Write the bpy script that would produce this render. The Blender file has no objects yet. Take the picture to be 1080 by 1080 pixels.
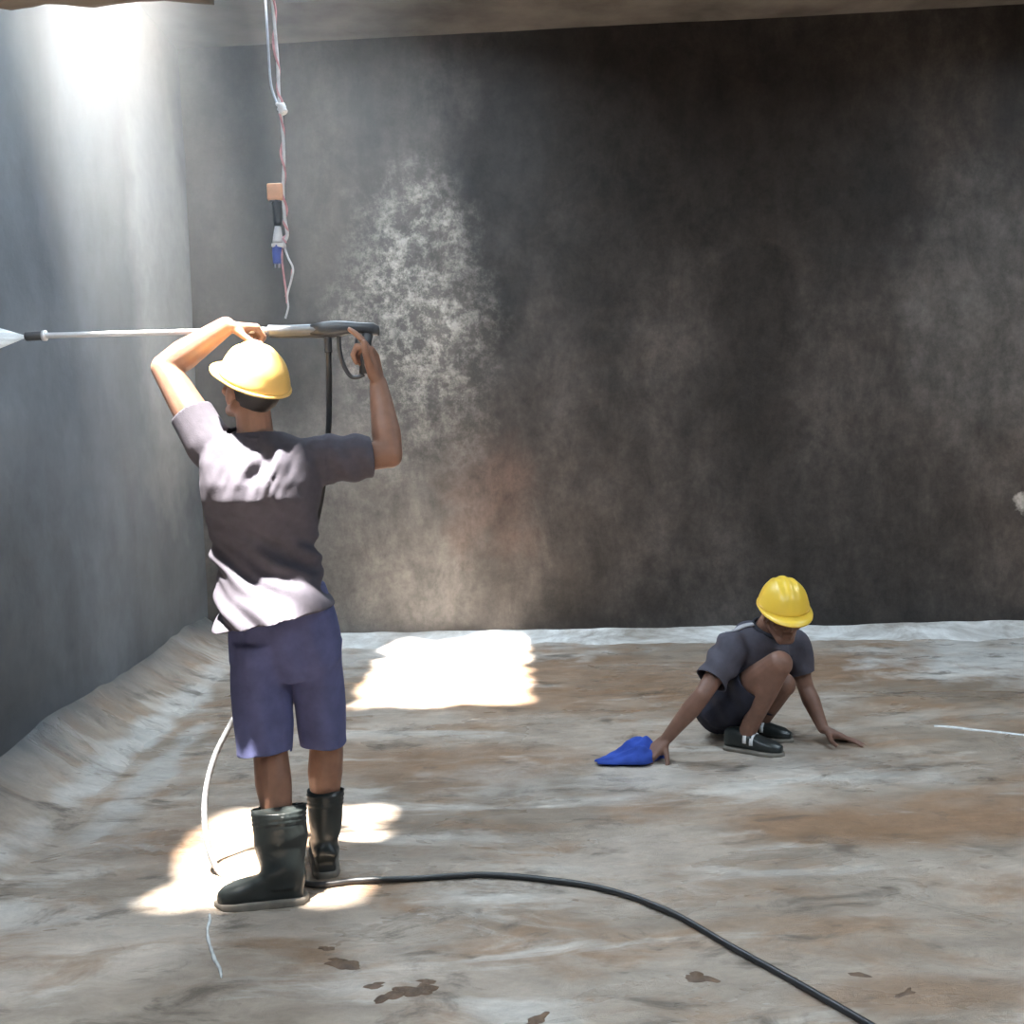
import bpy, bmesh, math, random
from mathutils import Vector, Matrix, noise

# ------------------------------------------------------------------ camera
scene = bpy.context.scene
COL = scene.collection
FPX = 1158.0
CAM = Vector((0, 0, 1.45))
TH, RO = math.radians(4.89), math.radians(1.7)
FW = Vector((0, math.cos(TH), -math.sin(TH)))
R0, U0 = Vector((1, 0, 0)), Vector((0, math.sin(TH), math.cos(TH)))
RT = R0 * math.cos(RO) - U0 * math.sin(RO)
UP = R0 * math.sin(RO) + U0 * math.cos(RO)
cd = bpy.data.cameras.new('camera')
cd.sensor_width = 36.0
cd.lens = 36.0 * FPX / 1080.0
cd.clip_start = 0.05
cam = bpy.data.objects.new('camera', cd)
COL.objects.link(cam)
m = Matrix((RT, UP, -FW)).transposed().to_4x4()
m.translation = CAM
cam.matrix_world = m
scene.camera = cam

# ------------------------------------------------------------------ world, sun, exposure
w = bpy.data.worlds.new('sky')
scene.world = w
w.use_nodes = True
bg = w.node_tree.nodes['Background']
bg.inputs[0].default_value = (0.72, 0.87, 1.0, 1)
bg.inputs[1].default_value = 36.0
SUN = Vector((0.11, 0.14, -1.0))
sd = bpy.data.lights.new('sun', 'SUN')
sd.energy = 105.0
sd.angle = math.radians(2.6)
sd.color = (1.0, 0.94, 0.85)
so = bpy.data.objects.new('sun', sd)
COL.objects.link(so)
so.rotation_euler = SUN.to_track_quat('-Z', 'Y').to_euler()
so.location = (-1.5, 2, 8)

CEIL = 3.87
XL, XR, YF = -2.05, 5.2, -2.6
# openings in the roof: x0, x1, y0, y1
HATCH = [(-1.60, -0.92, 2.64, 3.50), (-1.30, -0.36, 4.92, 6.56),
         (3.0, 3.9, 4.6, 5.6), (-1.9, -0.5, -0.3, 1.3), (3.3, 4.7, 0.6, 2.0)]  # last two unseen, added to fill the near floor and figures with light
for (a, b, c, d) in HATCH:                 # sky portals: they only guide sampling of the sky
    l = bpy.data.lights.new('sky_portal', 'AREA')
    l.shape = 'RECTANGLE'
    l.size, l.size_y = b - a, d - c
    l.cycles.is_portal = True
    o = bpy.data.objects.new('sky_portal', l)
    o.location = ((a + b) / 2, (c + d) / 2, CEIL + 0.22)
    COL.objects.link(o)

vs = scene.view_settings
vs.view_transform = 'Standard'
vs.look = 'None'
vs.exposure = 0.08
vs.gamma = 1.0
vs.use_curve_mapping = False

# ------------------------------------------------------------------ pixel helpers (1080 frame)
def ray(px, py):
    return FW + RT * ((px - 540) / FPX) - UP * ((py - 540) / FPX)
def at(px, py, Y):
    d = ray(px, py)
    return CAM + d * (Y / d.y)
def hfloor(x, y):
    return (0.012 * noise.noise(Vector((x * 0.9, y * 0.9, 3.1)))
            + 0.006 * noise.noise(Vector((x * 3.1, y * 2.6, 1.7))))
def floor_at(px, py, dz=0.0):
    d = ray(px, py)
    p = CAM + d * (-CAM.z / d.z)
    return Vector((p.x, p.y, hfloor(p.x, p.y) + dz))
def back_y(x):
    return 7.2 - 0.065 * (x + 1)

# ------------------------------------------------------------------ object helpers
def link(name, me, mat=None, parent=None, smooth=True):
    o = bpy.data.objects.new(name, me)
    COL.objects.link(o)
    if mat is not None:
        me.materials.append(mat)
    if smooth:
        for p in me.polygons:
            p.use_smooth = True
    if parent is not None:
        o.parent = parent
        o.matrix_parent_inverse = parent.matrix_world.inverted()
    return o
def mesh_of(bm, name='mesh'):
    me = bpy.data.meshes.new(name)
    bmesh.ops.recalc_face_normals(bm, faces=bm.faces)
    bm.to_mesh(me)
    bm.free()
    return me
def tag(o, label, cat, group=None):
    o['label'] = label
    o['category'] = cat
    if group:
        o['group'] = group
    return o
def empty(name, loc):
    o = bpy.data.objects.new(name, None)
    COL.objects.link(o)
    o.location = loc
    o.empty_display_size = 0.1
    bpy.context.view_layer.update()
    return o
def struct(o):
    o['kind'] = 'structure'
    return o

def frame_of(d):
    d = d.normalized()
    a = Vector((0, 0, 1)) if abs(d.z) < 0.9 else Vector((1, 0, 0))
    x = a.cross(d).normalized()
    return x, d.cross(x), d
def rings(bm, rs, close=True):
    """skin a list of vertex-coordinate rings"""
    vr = [[bm.verts.new(p) for p in r] for r in rs]
    n = len(vr[0])
    for a, b in zip(vr, vr[1:]):
        for i in range(n):
            j = (i + 1) % n
            bm.faces.new((a[i], a[j], b[j], b[i]))
    if close:
        bm.faces.new(list(reversed(vr[0])))
        bm.faces.new(vr[-1])
    return vr
def cap(bm, a, b, ra, rb, n=14):
    """round-ended tapered limb segment"""
    a, b = Vector(a), Vector(b)
    x, y, d = frame_of(b - a)
    rs = []
    for k in range(5):
        t = math.radians(88 - k * 22)
        rs.append([a - d * (ra * math.sin(t)) + (x * math.cos(q) + y * math.sin(q)) * (ra * math.cos(t)) for q in [i * 2 * math.pi / n for i in range(n)]])
    for k in range(5):
        t = math.radians(k * 22)
        rs.append([b + d * (rb * math.sin(t)) + (x * math.cos(q) + y * math.sin(q)) * (rb * math.cos(t)) for q in [i * 2 * math.pi / n for i in range(n)]])
    rings(bm, rs)
def chain(bm, pts, rad, n=14):
    for i in range(len(pts) - 1):
        cap(bm, pts[i], pts[i + 1], rad[i], rad[i + 1], n)
def ellipsoid(bm, M, c, r, n=18):
    """M = 3x3 axes, c local centre from M.translation"""
    rs = []
    for k in range(1, 12):
        t = -math.pi / 2 + k * math.pi / 12
        rs.append([M @ Vector((c[0] + r[0] * math.cos(t) * math.cos(q), c[1] + r[1] * math.cos(t) * math.sin(q), c[2] + r[2] * math.sin(t))) for q in [i * 2 * math.pi / n for i in range(n)]])
    rings(bm, rs)
def oval(c, a, b, n=28, e=1.0):
    out = []
    for i in range(n):
        q = i * 2 * math.pi / n
        cx, sx = math.cos(q), math.sin(q)
        out.append(c + a * (math.copysign(abs(cx) ** e, cx)) + b * (math.copysign(abs(sx) ** e, sx)))
    return out
def pxloft(bm, spec, lat=Vector((1, 0, 0)), dep=Vector((0, 1, 0)), e=0.85, n=32):
    """spec rows: px, py, Y, half width px, half depth m"""
    rs = []
    for (px, py, Y, hw, dp) in spec:
        rs.append(oval(at(px, py, Y), lat * (hw * Y / FPX), dep * dp, n, e))
    rings(bm, rs)
def voxel(bm, size, smooth=4, factor=0.5):
    me = mesh_of(bm, 'tmp')
    o = bpy.data.objects.new('tmp', me)
    COL.objects.link(o)
    md = o.modifiers.new('r', 'REMESH')
    md.mode = 'VOXEL'
    md.voxel_size = size
    if smooth:
        s = o.modifiers.new('s', 'SMOOTH')
        s.iterations = smooth
        s.factor = factor
    dg = bpy.context.evaluated_depsgraph_get()
    dg.update()
    r = bpy.data.meshes.new_from_object(o.evaluated_get(dg))
    bpy.data.objects.remove(o)
    bpy.data.meshes.remove(me)
    return r
def cut(me, cuts):
    """cuts: (point, outward normal, radius): remove what lies outward of the plane near the point"""
    bm = bmesh.new()
    bm.from_mesh(me)
    for item in cuts:
        p, nrm, rad = item[:3]
        ok = item[3] if len(item) > 3 else (lambda c: True)
        p, nrm = Vector(p), Vector(nrm).normalized()
        fs = [f for f in bm.faces if (f.calc_center_median() - p).length < rad and ok(f.calc_center_median())]
        vs_, es = set(), set()
        for f in fs:
            vs_.update(f.verts); es.update(f.edges)
        bmesh.ops.bisect_plane(bm, geom=list(vs_) + list(es) + fs, plane_co=p, plane_no=nrm)
        kill = [f for f in bm.faces if (f.calc_center_median() - p).length < rad * 1.05 and (f.calc_center_median() - p).dot(nrm) > 1e-5 and ok(f.calc_center_median())]
        bmesh.ops.delete(bm, geom=kill, context='FACES')
    bm.to_mesh(me)
    bm.free()
    return me
def displace(me, fn):
    ns = [v.normal.copy() for v in me.vertices]
    for v, nn in zip(me.vertices, ns):
        v.co += nn * fn(v.co, nn)
    me.update()
def tube(name, pts, r, mat, parent=None, n=10, res=6, rfun=None):
    """smooth tube through points (Catmull-Rom)"""
    P = [Vector(p) for p in pts]
    out = []
    for i in range(len(P) - 1):
        p0 = P[i - 1] if i else P[0] * 2 - P[1]
        p1, p2 = P[i], P[i + 1]
        p3 = P[i + 2] if i + 2 < len(P) else p2 * 2 - p1
        for k in range(res):
            t = k / res
            out.append(0.5 * (2 * p1 + (p2 - p0) * t + (2 * p0 - 5 * p1 + 4 * p2 - p3) * t * t + (3 * p1 - p0 - 3 * p2 + p3) * t ** 3))
    out.append(P[-1])
    bm = bmesh.new()
    rs = []
    prev = None
    for i, p in enumerate(out):
        d = (out[min(i + 1, len(out) - 1)] - out[max(i - 1, 0)]).normalized()
        if prev is None:
            x, y, _ = frame_of(d)
        else:
            x = (prev - d * prev.dot(d)).normalized()
            y = d.cross(x)
        prev = x
        rr = r if rfun is None else r * rfun(i / (len(out) - 1), i)
        rs.append([p + x * (rr * math.cos(q)) + y * (rr * math.sin(q)) for q in [k * 2 * math.pi / n for k in range(n)]])
    rings(bm, rs)
    return link(name, mesh_of(bm, name), mat, parent)
def boxy(name, c, ax, half, mat, parent=None, bev=0.004):
    """bevelled box, ax = three axes"""
    bm = bmesh.new()
    bmesh.ops.create_cube(bm, size=2)
    for v in bm.verts:
        v.co = c + ax[0] * (v.co.x * half[0]) + ax[1] * (v.co.y * half[1]) + ax[2] * (v.co.z * half[2])
    bmesh.ops.bevel(bm, geom=list(bm.edges), offset=bev, segments=2, affect='EDGES', profile=0.6)
    return link(name, mesh_of(bm, name), mat, parent)

# ------------------------------------------------------------------ materials
def nodes(name):
    mt = bpy.data.materials.new(name)
    mt.use_nodes = True
    nt = mt.node_tree
    return mt, nt, nt.nodes['Principled BSDF']
def N(nt, t, **kw):
    n = nt.nodes.new(t)
    for k, v in kw.items():
        setattr(n, k, v)
    return n
def noise_tex(nt, vec, scale, detail=6, rough=0.55, dist=0.0):
    n = N(nt, 'ShaderNodeTexNoise')
    n.inputs['Scale'].default_value = scale
    n.inputs['Detail'].default_value = detail
    n.inputs['Roughness'].default_value = rough
    n.inputs['Distortion'].default_value = dist
    nt.links.new(vec, n.inputs['Vector'])
    return n.outputs['Fac']
def ramp(nt, fac, a, b, ca=(0, 0, 0, 1), cb=(1, 1, 1, 1)):
    r = N(nt, 'ShaderNodeValToRGB')
    r.color_ramp.elements[0].position = a
    r.color_ramp.elements[0].color = ca
    r.color_ramp.elements[1].position = b
    r.color_ramp.elements[1].color = cb
    nt.links.new(fac, r.inputs[0])
    return r.outputs[0]
def mix(nt, fac, a, b, mode='MIX'):
    n = N(nt, 'ShaderNodeMix', data_type='RGBA', blend_type=mode)
    if isinstance(fac, (int, float)):
        n.inputs[0].default_value = fac
    else:
        nt.links.new(fac, n.inputs[0])
    for s, i in ((a, 6), (b, 7)):
        if isinstance(s, tuple):
            n.inputs[i].default_value = s if len(s) == 4 else s + (1,)
        else:
            nt.links.new(s, n.inputs[i])
    return n.outputs[2]
def math_(nt, op, a, b=None, clamp=False):
    n = N(nt, 'ShaderNodeMath', operation=op, use_clamp=clamp)
    for s, i in ((a, 0), (b, 1)):
        if s is None:
            continue
        if isinstance(s, (int, float)):
            n.inputs[i].default_value = s
        else:
            nt.links.new(s, n.inputs[i])
    return n.outputs[0]
def coords(nt, scale=(1, 1, 1), loc=(0, 0, 0)):
    g = N(nt, 'ShaderNodeNewGeometry')
    mp = N(nt, 'ShaderNodeMapping')
    mp.inputs['Scale'].default_value = scale
    mp.inputs['Location'].default_value = loc
    nt.links.new(g.outputs['Position'], mp.inputs['Vector'])
    return mp.outputs['Vector']
def blot(nt, c, r, edge=0.5, wob=0.6, scale=2.0):
    """irregular stain of its own shape: 1 inside, 0 outside; c centre, r radii (world)"""
    v = coords(nt, tuple(1 / q for q in r), tuple(-p / q for p, q in zip(c, r)))
    ln = N(nt, 'ShaderNodeVectorMath', operation='LENGTH')
    nt.links.new(v, ln.inputs[0])
    nz = noise_tex(nt, coords(nt), scale, 5, 0.6)
    d = math_(nt, 'ADD', ln.outputs['Value'], math_(nt, 'MULTIPLY', math_(nt, 'SUBTRACT', nz, 0.5), wob * 3))
    return ramp(nt, d, 1 - edge, 1 + edge, (1, 1, 1, 1), (0, 0, 0, 1))
def bump(nt, bs, h, strength, dist):
    b = N(nt, 'ShaderNodeBump')
    b.inputs['Strength'].default_value = strength
    b.inputs['Distance'].default_value = dist
    nt.links.new(h, b.inputs['Height'])
    nt.links.new(b.outputs[0], bs.inputs['Normal'])
def plain(name, col, rough=0.6, var=0.25, scale=12, spec=0.4, bmp=0.0, metallic=0.0, coat=0.0):
    mt, nt, bs = nodes(name)
    v = coords(nt)
    f = noise_tex(nt, v, scale, 5)
    lo = tuple(c * (1 - var) for c in col)
    hi = tuple(min(1, c * (1 + var)) for c in col)
    nt.links.new(ramp(nt, f, 0.3, 0.7, lo + (1,), hi + (1,)), bs.inputs['Base Color'])
    bs.inputs['Roughness'].default_value = rough
    bs.inputs['Specular IOR Level'].default_value = spec
    bs.inputs['Metallic'].default_value = metallic
    bs.inputs['Coat Weight'].default_value = coat
    if bmp:
        bump(nt, bs, noise_tex(nt, v, scale * 6, 4), bmp, 0.004)
    return mt

def wall_back_mat():
    mt, nt, bs = nodes('stained_concrete')
    v = coords(nt)
    vs_ = coords(nt, (2.2, 2.2, 0.5))
    big = noise_tex(nt, coords(nt, (1, 1, 0.75), (4.2, 0, 1.3)), 0.55, 4, 0.55, 0.3)
    streak = noise_tex(nt, vs_, 1.1, 6, 0.6, 0.25)
    fine = noise_tex(nt, v, 10, 12, 0.82)
    c = ramp(nt, math_(nt, 'ADD', math_(nt, 'MULTIPLY', big, 0.55), math_(nt, 'MULTIPLY', streak, 0.45)), 0.36, 0.66,
             (0.017, 0.015, 0.014, 1), (0.082, 0.073, 0.068, 1))
    # lime bloom around the place being washed, damp dark sheets further right
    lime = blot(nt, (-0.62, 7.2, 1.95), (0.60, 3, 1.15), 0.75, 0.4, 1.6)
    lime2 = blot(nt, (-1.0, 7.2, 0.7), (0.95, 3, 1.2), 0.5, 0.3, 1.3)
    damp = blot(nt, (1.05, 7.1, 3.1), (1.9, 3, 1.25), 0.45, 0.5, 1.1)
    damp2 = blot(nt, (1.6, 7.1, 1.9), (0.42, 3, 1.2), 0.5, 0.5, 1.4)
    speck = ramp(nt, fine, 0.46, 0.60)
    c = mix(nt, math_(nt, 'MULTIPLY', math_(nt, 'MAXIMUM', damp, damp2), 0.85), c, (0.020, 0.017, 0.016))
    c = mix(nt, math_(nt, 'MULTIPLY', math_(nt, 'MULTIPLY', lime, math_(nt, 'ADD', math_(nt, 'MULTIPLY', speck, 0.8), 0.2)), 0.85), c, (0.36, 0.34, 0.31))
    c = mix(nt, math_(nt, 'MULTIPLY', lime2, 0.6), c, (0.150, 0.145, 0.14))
    rust = blot(nt, (-0.2, 7.2, 0.95), (0.35, 3, 0.5), 0.5, 0.8, 2.5)
    c = mix(nt, math_(nt, 'MULTIPLY', rust, 0.18), c, (0.17, 0.09, 0.065))
    pale = blot(nt, (3.1, 7.0, 1.9), (0.8, 3, 1.1), 0.6, 0.6, 1.8)
    c = mix(nt, math_(nt, 'MULTIPLY', pale, 0.55), c, (0.115, 0.112, 0.110))
    spall = math_(nt, 'MULTIPLY', blot(nt, (3.24, 7.1, 0.84), (0.05, 3, 0.08), 0.5, 0.9, 14), 0.7)
    c = mix(nt, spall, c, (0.5, 0.49, 0.47))
    mid = noise_tex(nt, coords(nt, (1.6, 1.6, 0.9), (2, 1, 5)), 2.6, 10, 0.75, 0.3)
    c = mix(nt, 0.75, c, ramp(nt, fine, 0.32, 0.7, (0.5, 0.5, 0.5, 1), (1.45, 1.43, 1.4, 1)), 'MULTIPLY')
    c = mix(nt, 0.75, c, ramp(nt, mid, 0.35, 0.66, (0.55, 0.55, 0.55, 1), (1.55, 1.5, 1.46, 1)), 'MULTIPLY')
    nt.links.new(c, bs.inputs['Base Color'])
    nt.links.new(ramp(nt, streak, 0.35, 0.7, (0.5, 0.5, 0.5, 1), (0.85, 0.85, 0.85, 1)), bs.inputs['Roughness'])
    bs.inputs['Specular IOR Level'].default_value = 0.25
    bump(nt, bs, fine, 0.45, 0.012)
    return mt
def wall_left_mat():
    mt, nt, bs = nodes('grey_plaster')
    v = coords(nt)
    big = noise_tex(nt, coords(nt, (1, 0.8, 0.5), (7, 2, 0)), 0.9, 5, 0.55, 0.4)
    fine = noise_tex(nt, v, 8, 8, 0.7)
    c = ramp(nt, big, 0.34, 0.68, (0.048, 0.057, 0.068, 1), (0.135, 0.155, 0.178, 1))
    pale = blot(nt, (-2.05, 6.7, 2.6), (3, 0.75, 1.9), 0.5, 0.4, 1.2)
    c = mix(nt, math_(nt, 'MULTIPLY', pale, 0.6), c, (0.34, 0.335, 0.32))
    c = mix(nt, 0.45, c, ramp(nt, fine, 0.3, 0.75, (0.6, 0.6, 0.6, 1), (1.3, 1.3, 1.3, 1)), 'MULTIPLY')
    nt.links.new(c, bs.inputs['Base Color'])
    bs.inputs['Roughness'].default_value = 0.75
    bs.inputs['Specular IOR Level'].default_value = 0.25
    bump(nt, bs, fine, 0.4, 0.012)
    return mt
def floor_mat(grey_top=False):
    mt, nt, bs = nodes('wet_muddy_concrete')
    v = coords(nt)
    vs_ = coords(nt, (0.75, 1.5, 1))
    big = noise_tex(nt, vs_, 0.9, 6, 0.6, 0.6)
    mid = noise_tex(nt, coords(nt, (0.8, 1.7, 1), (3, 1, 0)), 2.1, 8, 0.65, 0.5)
    fine = noise_tex(nt, coords(nt, (0.7, 1.2, 1)), 9, 12, 0.8, 0.4)
    c = ramp(nt, big, 0.33, 0.66, (0.26, 0.20, 0.15, 1), (0.54, 0.455, 0.38, 1))
    c = mix(nt, ramp(nt, mid, 0.49, 0.64), c, (0.33, 0.22, 0.145))
    for (p, r, k) in (((1.35, 3.72, 0), (0.75, 0.26, 1), 0.9), ((1.7, 3.9, 0), (0.6, 0.2, 1), 0.7), ((0.35, 5.9, 0), (1.2, 0.8, 1), 0.75),
                      ((1.9, 6.0, 0), (0.8, 0.5, 1), 0.7), ((-0.35, 4.55, 0), (0.75, 0.4, 1), 0.6), ((-1.15, 3.75, 0), (0.45, 0.22, 1), 0.7), ((1.0, 2.6, 0), (0.4, 0.12, 1), 0.6)):
        c = mix(nt, math_(nt, 'MULTIPLY', blot(nt, p, r, 0.5, 0.5, 1.9), k), c, (0.27, 0.155, 0.085))
    for (p, r, k) in (((2.85, 6.2, 0), (0.9, 0.75, 1), 0.95), ((-0.5, 6.75, 0), (1.1, 0.45, 1), 0.8), ((-1.75, 5.2, 0), (0.10, 2.5, 1), 0.8), ((-1.55, 4.5, 0), (0.10, 0.9, 1), 0.7), ((0.6, 4.3, 0), (1.2, 0.25, 1), 0.4)):  # whitish deposits; the second also spreads the far sun patch's brightness in colour
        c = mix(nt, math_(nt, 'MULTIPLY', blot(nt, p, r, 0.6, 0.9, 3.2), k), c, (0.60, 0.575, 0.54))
    chalk = noise_tex(nt, coords(nt, (0.6, 2.2, 1), (9, 5, 0)), 1.6, 8, 0.65, 0.7)
    c = mix(nt, math_(nt, 'MULTIPLY', ramp(nt, chalk, 0.55, 0.67), 0.8), c, (0.62, 0.575, 0.52))
    dk = noise_tex(nt, coords(nt, (1, 1.9, 1), (1, 8, 0)), 3.3, 7, 0.7, 0.6)
    c = mix(nt, math_(nt, 'MULTIPLY', ramp(nt, dk, 0.55, 0.66), 0.75), c, (0.11, 0.085, 0.065))
    c = mix(nt, 0.7, c, ramp(nt, fine, 0.3, 0.75, (0.5, 0.5, 0.5, 1), (1.4, 1.4, 1.4, 1)), 'MULTIPLY')
    if grey_top:      # mixes to a dark grey towards the top of the haunch
        sp = N(nt, 'ShaderNodeSeparateXYZ')
        nt.links.new(v, sp.inputs[0])
        zz = math_(nt, 'ADD', sp.outputs['Z'], math_(nt, 'MULTIPLY', math_(nt, 'SUBTRACT', big, 0.5), 0.25))
        c = mix(nt, ramp(nt, zz, 0.05, 0.22), c, (0.075, 0.080, 0.085))
    nt.links.new(c, bs.inputs['Base Color'])
    wet = noise_tex(nt, coords(nt, (0.7, 1.4, 1), (2, 3, 0)), 1.3, 5, 0.6, 0.4)
    nt.links.new(ramp(nt, wet, 0.40, 0.62, (0.22, 0.22, 0.22, 1), (0.62, 0.62, 0.62, 1)), bs.inputs['Roughness'])
    bs.inputs['Specular IOR Level'].default_value = 0.45
    bump(nt, bs, math_(nt, 'ADD', fine, math_(nt, 'MULTIPLY', mid, 2.0)), 0.6, 0.016)
    return mt
def lime_mat():
    mt, nt, bs = nodes('lime_laitance')
    f = noise_tex(nt, coords(nt, (0.7, 1, 1)), 3.2, 8, 0.7, 0.6)
    c = ramp(nt, f, 0.36, 0.62, (0.32, 0.28, 0.24, 1), (0.86, 0.85, 0.83, 1))
    nt.links.new(c, bs.inputs['Base Color'])
    bs.inputs['Roughness'].default_value = 0.4
    bump(nt, bs, noise_tex(nt, coords(nt), 18, 8, 0.7), 0.5, 0.012)
    return mt
def ceil_mat():
    return plain('raw_concrete', (0.115, 0.103, 0.092), 0.85, 0.4, 3, 0.2, 0.5)

M_SKIN = plain('skin', (0.235, 0.125, 0.085), 0.5, 0.12, 25, 0.4, 0.15)
M_SKIN2 = plain('dark_skin', (0.20, 0.105, 0.075), 0.5, 0.12, 25, 0.4, 0.15)
M_SHIRT = plain('charcoal_jersey', (0.078, 0.073, 0.092), 0.85, 0.10, 40, 0.2, 0.25)
M_SHORT = plain('navy_shorts', (0.095, 0.105, 0.225), 0.8, 0.15, 18, 0.25, 0.25)
M_SHORT2 = plain('black_shorts', (0.022, 0.022, 0.035), 0.8, 0.2, 18, 0.25, 0.2)
M_BOOT = plain('boot_rubber', (0.020, 0.025, 0.025), 0.36, 0.3, 12, 0.5, 0.12)
M_SOLE = plain('boot_sole', (0.20, 0.175, 0.145), 0.7, 0.3, 20)
M_HELM = plain('yellow_helmet_plastic', (0.78, 0.52, 0.06), 0.35, 0.06, 6, 0.5)
M_HELM1 = plain('faded_yellow_helmet_plastic', (0.80, 0.52, 0.16), 0.4, 0.08, 6, 0.45)
M_BAND = plain('grey_webbing', (0.20, 0.19, 0.19), 0.8)
M_HAIR = plain('black_hair', (0.012, 0.010, 0.010), 0.6, 0.3, 60)
M_EYE = plain('eye_white', (0.55, 0.52, 0.48), 0.3)
M_IRIS = plain('eye_dark', (0.02, 0.012, 0.01), 0.3)
M_STEEL = plain('bright_steel', (0.72, 0.72, 0.74), 0.28, 0.08, 10, 0.5, 0, 0.6)
M_GUN = plain('black_plastic', (0.035, 0.037, 0.042), 0.42, 0.2, 20, 0.5)
M_GREY = plain('grey_plastic', (0.13, 0.14, 0.16), 0.4, 0.15, 20, 0.5)
M_HOSE = plain('hose_rubber', (0.022, 0.022, 0.024), 0.42, 0.3, 30, 0.5)
M_BRAID = plain('braided_hose', (0.12, 0.125, 0.135), 0.45, 0.4, 60, 0.5)
M_BLUE = plain('blue_rag', (0.035, 0.075, 0.36), 0.85, 0.25, 14, 0.2, 0.4)
M_PINK = plain('pink_wire', (0.62, 0.30, 0.32), 0.5, 0.3, 30)
M_WHITE = plain('white_wire', (0.78, 0.76, 0.76), 0.5, 0.1, 30)
M_GWIRE = plain('grey_wire', (0.42, 0.46, 0.52), 0.5, 0.1, 30)
M_ORANGE = plain('peach_plastic', (0.80, 0.42, 0.25), 0.45, 0.12, 20)
M_BPLUG = plain('blue_plastic', (0.06, 0.10, 0.42), 0.4, 0.12, 20)
M_LIT_CREASE = plain('lit_crease_grey', (0.42, 0.41, 0.44), 0.8, 0.1, 20)
M_DARKCOLLAR = plain('black_rib', (0.03, 0.03, 0.04), 0.9, 0.1, 20)
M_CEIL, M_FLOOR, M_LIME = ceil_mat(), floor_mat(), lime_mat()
M_WB, M_WL = wall_back_mat(), wall_left_mat()

# ------------------------------------------------------------------ room shell
def grid(name, fn, nu, nv, mat):
    vs_, fs = [], []
    for j in range(nv + 1):
        for i in range(nu + 1):
            vs_.append(fn(i / nu, j / nv))
    for j in range(nv):
        for i in range(nu):
            a = j * (nu + 1) + i
            fs.append((a, a + 1, a + nu + 2, a + nu + 1))
    me = bpy.data.meshes.new(name)
    me.from_pydata(vs_, [], fs)
    return struct(link(name, me, mat))
def fl(u, v):
    x = XL - 0.1 + u * (XR - XL + 0.2)
    y = YF - 0.1 + v * (7.45 - YF + 0.2)
    return (x, y, hfloor(x, y) + 0.004 * noise.noise(Vector((x * 9, y * 7, 0))) + 0.003 * noise.noise(Vector((x * 22, y * 17, 5))))
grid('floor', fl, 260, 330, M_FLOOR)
def wb(u, v):
    x, z = XL - 0.1 + u * (XR - XL + 0.2), -0.05 + v * (CEIL + 0.1)
    d = 0.02 * noise.noise(Vector((x * 0.8, z * 0.8, 8))) + 0.006 * noise.noise(Vector((x * 5, z * 5, 2)))
    return (x, back_y(x) + d, z)
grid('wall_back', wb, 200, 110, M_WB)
def wl(u, v):
    y, z = 7.45 - u * (7.45 - YF), -0.05 + v * (CEIL + 0.1)
    d = 0.02 * noise.noise(Vector((y * 0.8, z * 0.8, 18))) + 0.006 * noise.noise(Vector((y * 5, z * 5, 12)))
    return (XL + d, y, z)
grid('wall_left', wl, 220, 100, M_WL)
grid('wall_right', lambda u, v: (XR, YF + u * (7.2 - YF), -0.05 + v * (CEIL + 0.1)), 4, 4, M_WB)
grid('wall_front', lambda u, v: (XR - u * (XR - XL), YF, -0.05 + v * (CEIL + 0.1)), 4, 4, M_WL)

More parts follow.
